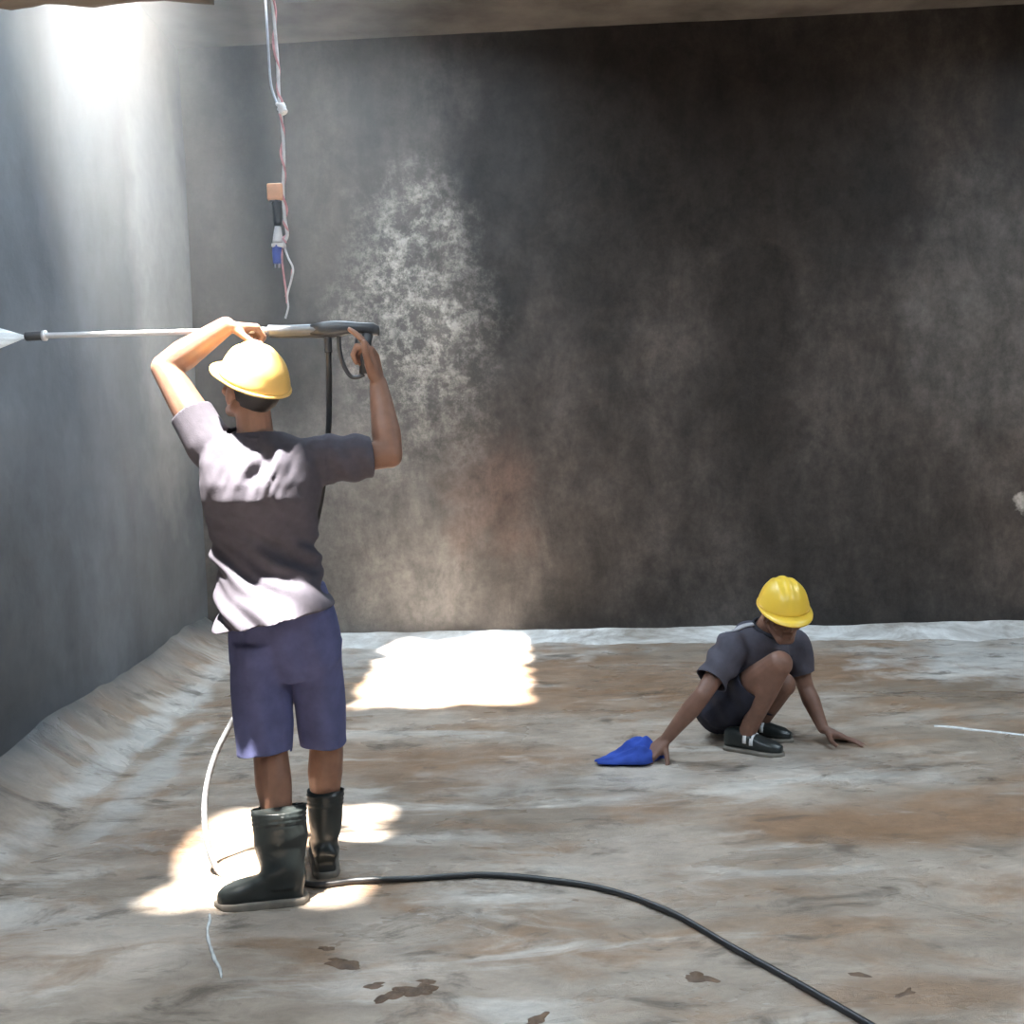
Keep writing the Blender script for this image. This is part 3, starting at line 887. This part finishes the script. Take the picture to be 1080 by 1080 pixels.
# ------------------------------------------------------------------ crouching worker
def crouching_worker():
    foot = floor_at(795, 792)
    t = empty('person', (foot.x, foot.y, foot.z))
    tag(t, 'person crouching in bright yellow helmet and dark shirt, wiping the floor with a rag', 'person')
    lerp = lambda a, b, k: a + (b - a) * k
    J = dict(
        pelvis=at(768, 738, 4.80), waist=at(768, 712, 4.80), chest=at(788, 684, 4.74), neck=at(808, 664, 4.66), nape=at(816, 652, 4.62),
        rsh=at(772, 684, 4.60), rel=at(741, 733, 4.47), rwr=at(702, 780, 4.52),
        lsh=at(836, 680, 4.83), lel=at(850, 726, 4.80), lwr=at(868, 768, 4.71),
        rhip=at(766, 745, 4.72), rkn=at(822, 700, 4.44), ran=at(786, 776, 4.60),
        lhip=at(778, 745, 4.88), lkn=at(826, 722, 4.68), lan=at(794, 772, 4.82))
    HM = mat4(at(826, 645, 4.56), (0.03, -0.95, -0.24), (0.03, -0.25, 0.95))
    bm = bmesh.new()
    d1 = (J['neck'] - J['pelvis']).normalized()
    lat = (J['lsh'] - J['rsh']).normalized()
    lat = (lat - d1 * lat.dot(d1)).normalized()
    dep = d1.cross(lat)
    def body_loft(grow):
        rs = []
        for (k, hw, dp) in ((-0.18, 0.09, 0.08), (0.0, 0.145, 0.105), (0.25, 0.135, 0.10), (0.5, 0.14, 0.105), (0.75, 0.155, 0.11), (0.92, 0.13, 0.085), (1.02, 0.06, 0.05)):
            c = J['pelvis'].lerp(J['neck'], k) - dep * 0.0
            rs.append(oval(c, lat * (hw + grow), dep * (dp + grow), 28, 0.9))
        return rs
    rings(bm, body_loft(-0.02))
    chain(bm, [J['neck'] - d1 * 0.04, J['neck'], J['nape']], [0.058, 0.052, 0.050])
    head(bm, HM)
    chain(bm, [lerp(J['chest'], J['rsh'], 0.5), J['rsh'], lerp(J['rsh'], J['rel'], 0.45), J['rel']], [0.055, 0.054, 0.045, 0.036])
    chain(bm, [J['rel'], lerp(J['rel'], J['rwr'], 0.3), lerp(J['rel'], J['rwr'], 0.75), J['rwr']], [0.037, 0.040, 0.030, 0.025])
    hand(bm, J['rwr'], (-0.62, -0.15, -0.52), (-0.45, -0.35, 0.80), -1, [(20, 45, 35)] * 4, 0.10, ((0.75, 0.6, -0.35), (0.4, 0.85, -0.3)), 0.97)
    chain(bm, [lerp(J['chest'], J['lsh'], 0.5), J['lsh'], lerp(J['lsh'], J['lel'], 0.45), J['lel']], [0.055, 0.054, 0.045, 0.036])
    chain(bm, [J['lel'], lerp(J['lel'], J['lwr'], 0.3), lerp(J['lel'], J['lwr'], 0.75), J['lwr']], [0.037, 0.040, 0.030, 0.025])
    hand(bm, J['lwr'], (0.80, -0.25, -0.34), (0.42, 0.10, 0.90), 1, [(-6, 10, 8), (-8, 8, 8), (-6, 10, 8), (-4, 12, 10)], 0.42,
         ((0.9, 0.35, -0.35), (0.75, 0.65, -0.2)), 1.0)
    for a, b, c in (('rhip', 'rkn', 'ran'), ('lhip', 'lkn', 'lan')):
        h, k, n = J[a], J[b], J[c]
        calf = lerp(k, n, 0.35) + (h - k).normalized() * 0.02
        chain(bm, [h, lerp(h, k, 0.5), k], [0.086, 0.075, 0.055])
        chain(bm, [k, calf, lerp(k, n, 0.7), n], [0.052, 0.054, 0.040, 0.036])
    link('body', voxel(bm, 0.0050, 3), M_SKIN2, t)
    eyes(HM, t)
    hair(HM, t)
    helmet(HM, t, M_HELM, 0.90)
    # shirt
    bm = bmesh.new()
    rings(bm, body_loft(0.012))
    chain(bm, [lerp(J['chest'], J['rsh'], 0.3), J['rsh'], lerp(J['rsh'], J['rel'], 0.95)], [0.085, 0.076, 0.066])
    chain(bm, [lerp(J['chest'], J['lsh'], 0.3), J['lsh'], lerp(J['lsh'], J['lel'], 0.95)], [0.082, 0.074, 0.064])
    def fold(c, n):
        return 0.007 * math.sin(c.z * 60 + c.x * 45 + 4 * noise.noise(c * 5)) * 0.8 + 0.008 * noise.noise(c * 9)
    sh = garment('t_shirt', bm, 0.0075, [
        (lerp(J['rsh'], J['rel'], 0.70), J['rel'] - J['rsh'], 0.13), (lerp(J['lsh'], J['lel'], 0.66), J['lel'] - J['lsh'], 0.11),
        (J['pelvis'] - d1 * 0.02, -d1, 0.33), (J['neck'] + d1 * 0.010, d1, 0.075)], M_SHIRT, t, fold)
    nk = J['neck'] + d1 * 0.008
    bm = bmesh.new()
    rs = []
    for i in range(24):
        q = i * 2 * math.pi / 24
        c = nk + lat * (0.066 * math.cos(q)) + dep * (0.062 * math.sin(q))
        d = (lat * math.cos(q) + dep * math.sin(q))
        rs.append([c + d * 0.006 * math.cos(a) + d1 * (0.012 * math.sin(a)) for a in [k * math.pi / 3 for k in range(6)]])
    vv = [[bm.verts.new(p) for p in r] for r in rs]
    for i in range(24):
        a, b = vv[i], vv[(i + 1) % 24]
        for k in range(6):
            bm.faces.new((a[k], a[(k + 1) % 6], b[(k + 1) % 6], b[k]))
    link('collar', mesh_of(bm), M_DARKCOLLAR, sh)
    # sunlit crease over the shoulder, painted as a pale strip on the shirt
    sh_pts = [at(800, 652, 4.62), at(785, 660, 4.63), at(770, 669, 4.645), at(757, 682, 4.66)]
    from mathutils.bvhtree import BVHTree
    bv = BVHTree.FromPolygons([v.co for v in sh.data.vertices], [p.vertices for p in sh.data.polygons])
    pts = []
    for i in range(13):
        k = i / 12 * 3
        j = min(2, int(k))
        hit = bv.find_nearest(sh_pts[j].lerp(sh_pts[j + 1], k - j))
        pts.append((hit[0], hit[1]))
    bm = bmesh.new()
    rs = []
    for i, (p, n) in enumerate(pts):
        d = (pts[min(i + 1, 12)][0] - pts[max(i - 1, 0)][0]).normalized()
        s = d.cross(n).normalized() * 0.012
        rs.append([p + s + n * 0.001, p + s + n * 0.005, p - s + n * 0.005, p - s + n * 0.001])
    rings(bm, rs)
    link('painted_lit_crease', mesh_of(bm), M_LIT_CREASE, sh)
    # shorts
    bm = bmesh.new()
    rings(bm, [oval(J['pelvis'] + d1 * k, lat * hw, dep * dp, 28, 0.9) for (k, hw, dp) in ((-0.13, 0.10, 0.09), (-0.06, 0.155, 0.12), (0.03, 0.16, 0.122), (0.10, 0.145, 0.11))])
    for a, b in (('rhip', 'rkn'), ('lhip', 'lkn')):
        chain(bm, [J[a], lerp(J[a], J[b], 0.5), lerp(J[a], J[b], 0.66)], [0.108, 0.100, 0.092])
    def sfold(c, n):
        return 0.006 * math.sin(c.x * 60 + 30 * c.z + 3 * noise.noise(c * 4)) + 0.006 * noise.noise(c * 8)
    garment('shorts', bm, 0.0075, [
        (lerp(J['rhip'], J['rkn'], 0.62), J['rkn'] - J['rhip'], 0.18), (lerp(J['lhip'], J['lkn'], 0.62), J['lkn'] - J['lhip'], 0.16)], M_SHORT2, t, sfold, 3)
    # shoes
    for heel, toe in ((floor_at(772, 790), floor_at(819, 797)), (floor_at(785, 777), floor_at(826, 782))):
        up = Vector((0, 0, 1))
        fd_ = toe - heel
        fd_.z = 0
        fd_.normalize()
        L = 0.255
        sd_ = fd_.cross(up)
        heel = (heel + toe) / 2 - fd_ * L / 2
        z0 = min(hfloor(heel.x, heel.y), hfloor((heel + fd_ * L).x, (heel + fd_ * L).y))
        ls = [(0.0, 0.026, 0.075), (0.10, 0.036, 0.09), (0.28, 0.037, 0.09), (0.45, 0.040, 0.075), (0.65, 0.045, 0.058), (0.85, 0.040, 0.046), (0.99, 0.018, 0.032)]
        bm = bmesh.new()
        rs = []
        for (u, hw, hh) in ls:
            c = heel + fd_ * (L * u)
            c.z = z0 + 0.012 + hh / 2
            rs.append(oval(c, sd_ * hw, up * hh / 2, 22, 0.75))
        rings(bm, rs)
        s_ = link('shoe', voxel(bm, 0.006, 3), M_BOOT, t)
        bm = bmesh.new()
        loop = [(-0.01, 0)] + [(L * u, hw + 0.004) for u, hw, _ in ls] + [(L + 0.008, 0)] + [(L * u, -hw - 0.004) for u, hw, _ in reversed(ls)]
        lo = [heel + fd_ * a + sd_ * b_ for a, b_ in loop]
        rings(bm, [[Vector((p.x, p.y, z0 + z)) for p in lo] for z in (0.0, 0.018)])
        link('sole', mesh_of(bm), M_SOLE, s_)
        bm = bmesh.new()
        for q, (u0, u1) in enumerate(((0.34, 0.40), (0.46, 0.52))):
            pts2 = []
            for u in (u0, u1):
                c = heel + fd_ * (L * (u + 0.02))
                hw, hh = (0.043, 0.083) if q == 0 else (0.045, 0.070)
                c.z = z0 + 0.012 + hh / 2
                pts2.append([c + sd_ * (hw * math.cos(a)) + up * ((hh / 2 + 0.003) * math.sin(a)) for a in [math.radians(g) for g in range(-10, 191, 20)]])
            vv = [[bm.verts.new(p) for p in r] for r in pts2]
            for i in range(len(vv[0]) - 1):
                bm.faces.new((vv[0][i], vv[0][i + 1], vv[1][i + 1], vv[1][i]))
        o = link('strap', mesh_of(bm), M_WHITE, s_)
        md = o.modifiers.new('t', 'SOLIDIFY')
        md.thickness = 0.004
    return t
crouching_worker()

# ------------------------------------------------------------------ blue rag under the crouching person's hand
def make_rag():
    a, b = floor_at(694, 797), floor_at(630, 806)
    d = (b - a)
    L = d.length
    d.normalize()
    s = Vector((-d.y, d.x, 0))
    vs_, fs = [], []
    nu, nv = 44, 30
    for i in range(nu + 1):
        u = i / nu
        for j in range(nv + 1):
            v = j / nv * 2 - 1
            wd = (0.045 + 0.05 * math.sin(math.pi * min(1, u * 0.9 + 0.1))) * (1 - 0.55 * u ** 3)
            p = a + d * (u * L * 1.02 + 0.02 * noise.noise(Vector((u * 3, v * 2, 4)))) + s * (v * wd * (1 + 0.25 * noise.noise(Vector((u * 4, v, 9)))))
            hump = (0.055 * math.exp(-((u - 0.28) / 0.34) ** 2) + 0.012) * max(0, 1 - v * v) ** 0.6
            fold = 0.018 * math.sin(u * 9 + v * 6 + 3 * noise.noise(Vector((u * 3, v * 3, 1)))) * (1 - abs(v)) + 0.012 * noise.noise(Vector((u * 8, v * 6, 2)))
            z = hfloor(p.x, p.y) + 0.010 + max(0, hump + fold * (hump / 0.06))
            vs_.append((p.x, p.y, z))
    for i in range(nu):
        for j in range(nv):
            q = i * (nv + 1) + j
            fs.append((q, q + 1, q + nv + 2, q + nv + 1))
    me = bpy.data.meshes.new('rag')
    me.from_pydata(vs_, [], fs)
    o = link('rag', me, M_BLUE)
    md = o.modifiers.new('t', 'SOLIDIFY')
    md.thickness = 0.004
    md.offset = 1
    tag(o, 'crumpled blue rag pressed to the floor by the crouching person', 'rag')
make_rag()

# ------------------------------------------------------------------ pressure washer lance
LY = 3.625
def make_lance():
    g0, g1 = at(285, 348, LY), at(400, 348, LY)
    X = (g1 - g0).normalized()
    Z = Vector((0, 0, 1)); Z = (Z - X * Z.dot(X)).normalized()
    Yv = Z.cross(X)
    t = empty('pressure_washer_lance', at(330, 348, LY))
    tag(t, 'pressure washer lance with black gun and long steel tube held overhead', 'pressure washer')
    n0 = at(44, 354, LY)
    tube('lance_tube', [g0 + X * 0.02, at(200, 350, LY), at(100, 352.5, LY), n0], 0.0095, M_STEEL, t, 14)
    nz = tube('nozzle', [at(47, 354, LY), at(40, 354.2, LY), at(29, 355, LY), at(26, 355.2, LY)], 0.015, M_GUN, t, 14, 4, lambda u, i: 1.0 if u < 0.75 else 1.0 - (u - 0.75) * 2.2)
    tube('nozzle_collar', [at(49, 354, LY), at(45, 354, LY)], 0.017, M_STEEL, nz, 14, 2)
    tube('barrel_sleeve', [at(283, 349, LY), at(300, 349, LY), at(330, 348, LY), at(345, 348, LY)], 0.019, M_GREY, t, 16)
    tube('lower_rail', [at(285, 354, LY), at(345, 354, LY)], 0.008, M_GUN, t, 12)
    bm = bmesh.new()
    rs = []
    for (px, py, hh, hd) in ((328, 348, 0.018, 0.017), (340, 347.5, 0.024, 0.021), (352, 347.5, 0.028, 0.023), (365, 346, 0.022, 0.022), (380, 346, 0.018, 0.020), (394, 347, 0.020, 0.020), (400, 349, 0.016, 0.016)):
        rs.append(oval(at(px, py, LY), Yv * hd, Z * hh, 22, 0.7))
    rings(bm, rs)
    link('gun_body', mesh_of(bm), M_GUN, t)
    bm = bmesh.new()
    rs = []
    for (px, py, a, b) in ((388, 350, 0.016, 0.019), (387, 362, 0.014, 0.015), (385, 376, 0.014, 0.015), (384, 394, 0.015, 0.017)):
        rs.append(oval(at(px, py, LY), X * b, Yv * a, 18, 0.8))
    rings(bm, rs)
    link('grip', mesh_of(bm), M_GUN, t)
    tube('trigger_guard', [at(357, 352, LY), at(358, 368, LY), at(362, 384, LY), at(369, 396, LY), at(376, 398, LY), at(384, 395, LY)], 0.0075, M_GUN, t, 10)
    tube('trigger', [at(378, 352, LY), at(375, 362, LY), at(377, 374, LY), at(383, 384, LY)], 0.006, M_GREY, t, 10)
    tube('hose_coupling', [at(346, 354, LY), at(346, 366, LY), at(346.5, 372, LY)], 0.013, M_GUN, t, 12, 4)
make_lance()

def make_spray():
    a = at(27, 355.2, LY)
    b = Vector((XL + 0.03, LY, a.z - 0.008))
    bm = bmesh.new()
    rs = []
    d = b - a
    for k in range(9):
        u = k / 8
        c = a + d * u
        r = 0.004 + 0.155 * u
        rs.append([c + Vector((0, 0.35 * r * math.cos(q), r * math.sin(q))) * (1 + 0.10 * u * noise.noise(Vector((q * 2.5, u * 3, 0)))) for q in [i * 2 * math.pi / 28 for i in range(28)]])
    rings(bm, rs)
    mt, nt, bs = nodes('spray_water')
    bs.inputs['Base Color'].default_value = (0.86, 0.92, 0.95, 1)
    bs.inputs['Roughness'].default_value = 0.6
    bs.inputs['Transmission Weight'].default_value = 0.0
    f = noise_tex(nt, coords(nt, (1.5, 10, 10)), 9, 5, 0.6)
    nt.links.new(ramp(nt, f, 0.2, 0.6, (0.40, 0.40, 0.40, 1), (0.88, 0.88, 0.88, 1)), bs.inputs['Alpha'])
    o = link('water_spray', mesh_of(bm), mt)
    tag(o, 'white fan of water spraying from the lance nozzle onto the left wall', 'water spray')
make_spray()

# ------------------------------------------------------------------ hose: hangs from the gun, loops at his heel, then lies across the floor
def make_hose():
    r = 0.0095
    pts = [at(346.5, 370, LY), at(347, 410, LY + 0.005), at(346, 460, LY + 0.01), at(336, 540, LY + 0.03), at(310, 630, LY + 0.05), at(275, 705, LY + 0.04),
           at(247, 757, LY + 0.0), at(226, 800, LY - 0.04), at(216, 845, LY - 0.09), at(219, 890, LY - 0.15)]
    fl_ = [floor_at(233, 924, r), floor_at(262, 934, r), floor_at(300, 924, r), floor_at(330, 936, r), floor_at(380, 931, r), floor_at(440, 929, r), floor_at(510, 926, r),
           floor_at(580, 930, r), floor_at(640, 940, r), floor_at(705, 965, r), floor_at(770, 1001, r), floor_at(840, 1042, r), floor_at(905, 1081, r), floor_at(990, 1130, r)]
    t = empty('water_hose', floor_at(440, 929))
    tag(t, 'long black rubber hose hanging from the lance and trailing across the wet floor', 'hose')
    tube('hanging_length', pts[:7], 0.0095, M_HOSE, t, 10, 8)
    tube('braided_length', pts[6:] + fl_[:2], 0.0095, M_BRAID, t, 10, 16, lambda u, i: 1.0 + 0.12 * (i % 2))
    tube('floor_length', fl_[1:], r, M_HOSE, t, 10, 8)
make_hose()

# ------------------------------------------------------------------ electric cord with plugs let down through the roof opening
def make_cord():
    Y = 5.06
    t = empty('hanging_cord', at(291, 203, Y))
    tag(t, 'electric cord with peach and blue plugs hanging down from the roof opening', 'cord')
    pth = [(276, -150), (284, -70), (288, 0), (291, 60), (295, 100), (297, 120), (298, 160), (299.5, 200), (301, 230), (301.5, 248), (299, 258)]
    P = [at(a, b, Y) for a, b in pth]
    tube('white_strand', [p + Vector((0.006 * math.cos(i * 2.1), 0, 0)) for i, p in enumerate(P)], 0.0075, M_WHITE, t, 8)
    # pink strand twisted round it
    tw = []
    for i in range(len(P) - 1):
        for k in range(5):
            p = P[i].lerp(P[i + 1], k / 5)
            q = (i * 5 + k) * 1.15
            tw.append(p + Vector((0.0085 * math.cos(q), 0.0085 * math.sin(q), 0)))
    tube('pink_strand', tw, 0.0055, M_PINK, t, 8, 3)
    tube('grey_strand', [at(268, -150, Y + .03), at(276, -60, Y + .03), at(280, 0, Y + .03), at(283, 50, Y + .02), at(286, 90, Y + .02), at(295, 116, Y)], 0.0055, M_GWIRE, t, 8)
    bm = bmesh.new()
    c = at(297, 114, Y)
    for k in range(3):
        rs = []
        cc = c + Vector((0.006 * (k - 1), 0, 0.018 * (1 - k)))
        pts = [cc + Vector((0.014 * math.cos(q), 0.014 * math.sin(q), 0.006 * math.sin(q + k))) for q in [i * math.pi / 6 for i in range(13)]]
        for a, b in zip(pts, pts[1:]):
            cap(bm, a, b, 0.008, 0.008, 8)
    link('knot', voxel(bm, 0.004, 2), M_WHITE, t)
    Z = (P[6] - P[8]).normalized()
    Xv = Vector((0, 1, 0)).cross(Z).normalized()
    ax = (Xv, Z.cross(Xv), Z)
    b = boxy('peach_plug', at(290.5, 203, Y), ax, (0.035, 0.025, 0.038), M_ORANGE, t, 0.009)
    boxy('plug_face', at(290.5, 211, Y), ax, (0.024, 0.02, 0.010), M_GREY, b, 0.004)
    tube('black_socket', [at(292, 209, Y), at(292.5, 222, Y), at(293, 238, Y)], 0.022, M_GUN, t, 14, 4, lambda u, i: 1.0 - 0.25 * u)
    tube('pale_neck', [at(293, 239, Y), at(293, 246, Y), at(293, 256, Y)], 0.020, M_WHITE, t, 14, 4, lambda u, i: 0.7 + 0.5 * u)
    boxy('neck_collar', at(294, 259, Y), ax, (0.030, 0.022, 0.009), M_WHITE, t, 0.005)
    bp = tube('blue_plug', [at(292.5, 259, Y), at(292, 268, Y), at(292.5, 278, Y)], 0.023, M_BPLUG, t, 14, 4, lambda u, i: 1.0 - 0.2 * u)
    for s in (-1, 1):
        tube('pin', [at(292.5 + s * 2.2, 277, Y), at(292.5 + s * 2.2, 283, Y)], 0.004, M_STEEL, bp, 8, 2)
    tube('loose_wire', [at(299, 258, Y), at(304, 272, Y), at(309, 283, Y), at(307, 296, Y), at(303, 312, Y), at(304, 324, Y), at(301, 336, Y)], 0.005, M_WHITE, t, 8)
    tube('loose_wire', [at(297, 262, Y), at(298, 280, Y), at(300, 296, Y), at(302, 310, Y), at(303, 320, Y)], 0.005, M_PINK, t, 8)
    tube('loose_wire', [at(308, 284, Y), at(306, 300, Y), at(301, 313, Y)], 0.0035, M_PINK, t, 8)
make_cord()

# ------------------------------------------------------------------ small things on the floor
def ribbon(name, pts, w, mat, label, cat):
    bm = bmesh.new()
    rs = []
    P = [floor_at(a, b_, 0) for a, b_ in pts]
    out = []
    for i in range(len(P) - 1):
        for k in range(8):
            out.append(P[i].lerp(P[i + 1], k / 8))
    out.append(P[-1])
    for i, q in enumerate(out):
        d = out[min(i + 1, len(out) - 1)] - out[max(0, i - 1)]
        s = Vector((-d.y, d.x, 0)).normalized()
        ww = w * (0.6 + 0.8 * abs(noise.noise(Vector((i * 0.35, w * 90, 2))))) * (0.35 if i in (0, len(out) - 1) else 1)
        q = q + s * (w * 0.9 * noise.noise(Vector((i * 0.13, 7, 1))))
        rs.append([Vector((v.x, v.y, hfloor(v.x, v.y) + z)) for v, z in ((q - s * ww, -0.002), (q - s * ww * 0.6, 0.007), (q + s * ww * 0.6, 0.007), (q + s * ww, -0.002))])
    rings(bm, rs)
    return tag(link(name, mesh_of(bm), mat), label, cat)
M_GLINT = plain('water_painted_glint', (0.72, 0.73, 0.72), 0.12, 0.2, 30, 0.5)  # pale colour stands for the glint along the water, painted on
ribbon('water_trickle', [(221, 966), (219, 980), (222, 1000), (229, 1018), (234, 1032)], 0.006, M_GLINT, 'thin white trickle of water on the floor below the rubber boot toe', 'water')
ribbon('glint_line', [(985, 766), (1010, 768), (1040, 772), (1085, 777)], 0.009, M_GLINT, 'pale painted glint line of water on the floor near the back wall', 'water')
M_MUD = plain('dark_mud', (0.13, 0.080, 0.050), 0.5, 0.4, 30, 0.4, 0.6)
random.seed(4)
for (px, py, w_) in ((362, 1016, 0.034), (346, 1001, 0.018), (394, 1040, 0.022), (412, 1052, 0.028), (441, 1047, 0.034), (452, 1036, 0.018), (738, 1031, 0.026), (565, 1078, 0.028), (955, 1050, 0.022), (905, 1030, 0.018)):
    bm = bmesh.new()
    c = floor_at(px, py)
    rs = []
    sd_ = random.random() * 50
    ang = random.uniform(-0.5, 0.9)
    for k in range(6):
        t_ = math.cos(k / 5 * 1.5)
        row = []
        for i in range(26):
            q = i * 2 * math.pi / 26
            rr = 1 + 0.9 * noise.noise(Vector((math.cos(q) * 1.1, math.sin(q) * 1.1, sd_))) + 0.25 * noise.noise(Vector((math.cos(q) * 4, math.sin(q) * 4, sd_)))
            x, y = w_ * 1.7 * rr * t_ * math.cos(q), w_ * 0.8 * rr * t_ * math.sin(q)
            x, y = x * math.cos(ang) - y * math.sin(ang), x * math.sin(ang) + y * math.cos(ang)
            z = -0.004 + w_ * 0.40 * math.sin(k / 5 * 1.5) * (1 + 0.5 * noise.noise(Vector((x * 60, y * 60, sd_))))
            row.append(c + Vector((x, y, z)))
        rs.append(row)
    rings(bm, rs)
    tag(link('mud_clump', mesh_of(bm), M_MUD), 'small dark clump of mud lying on the bare wet floor', 'mud', 'mud clumps scattered on the floor')
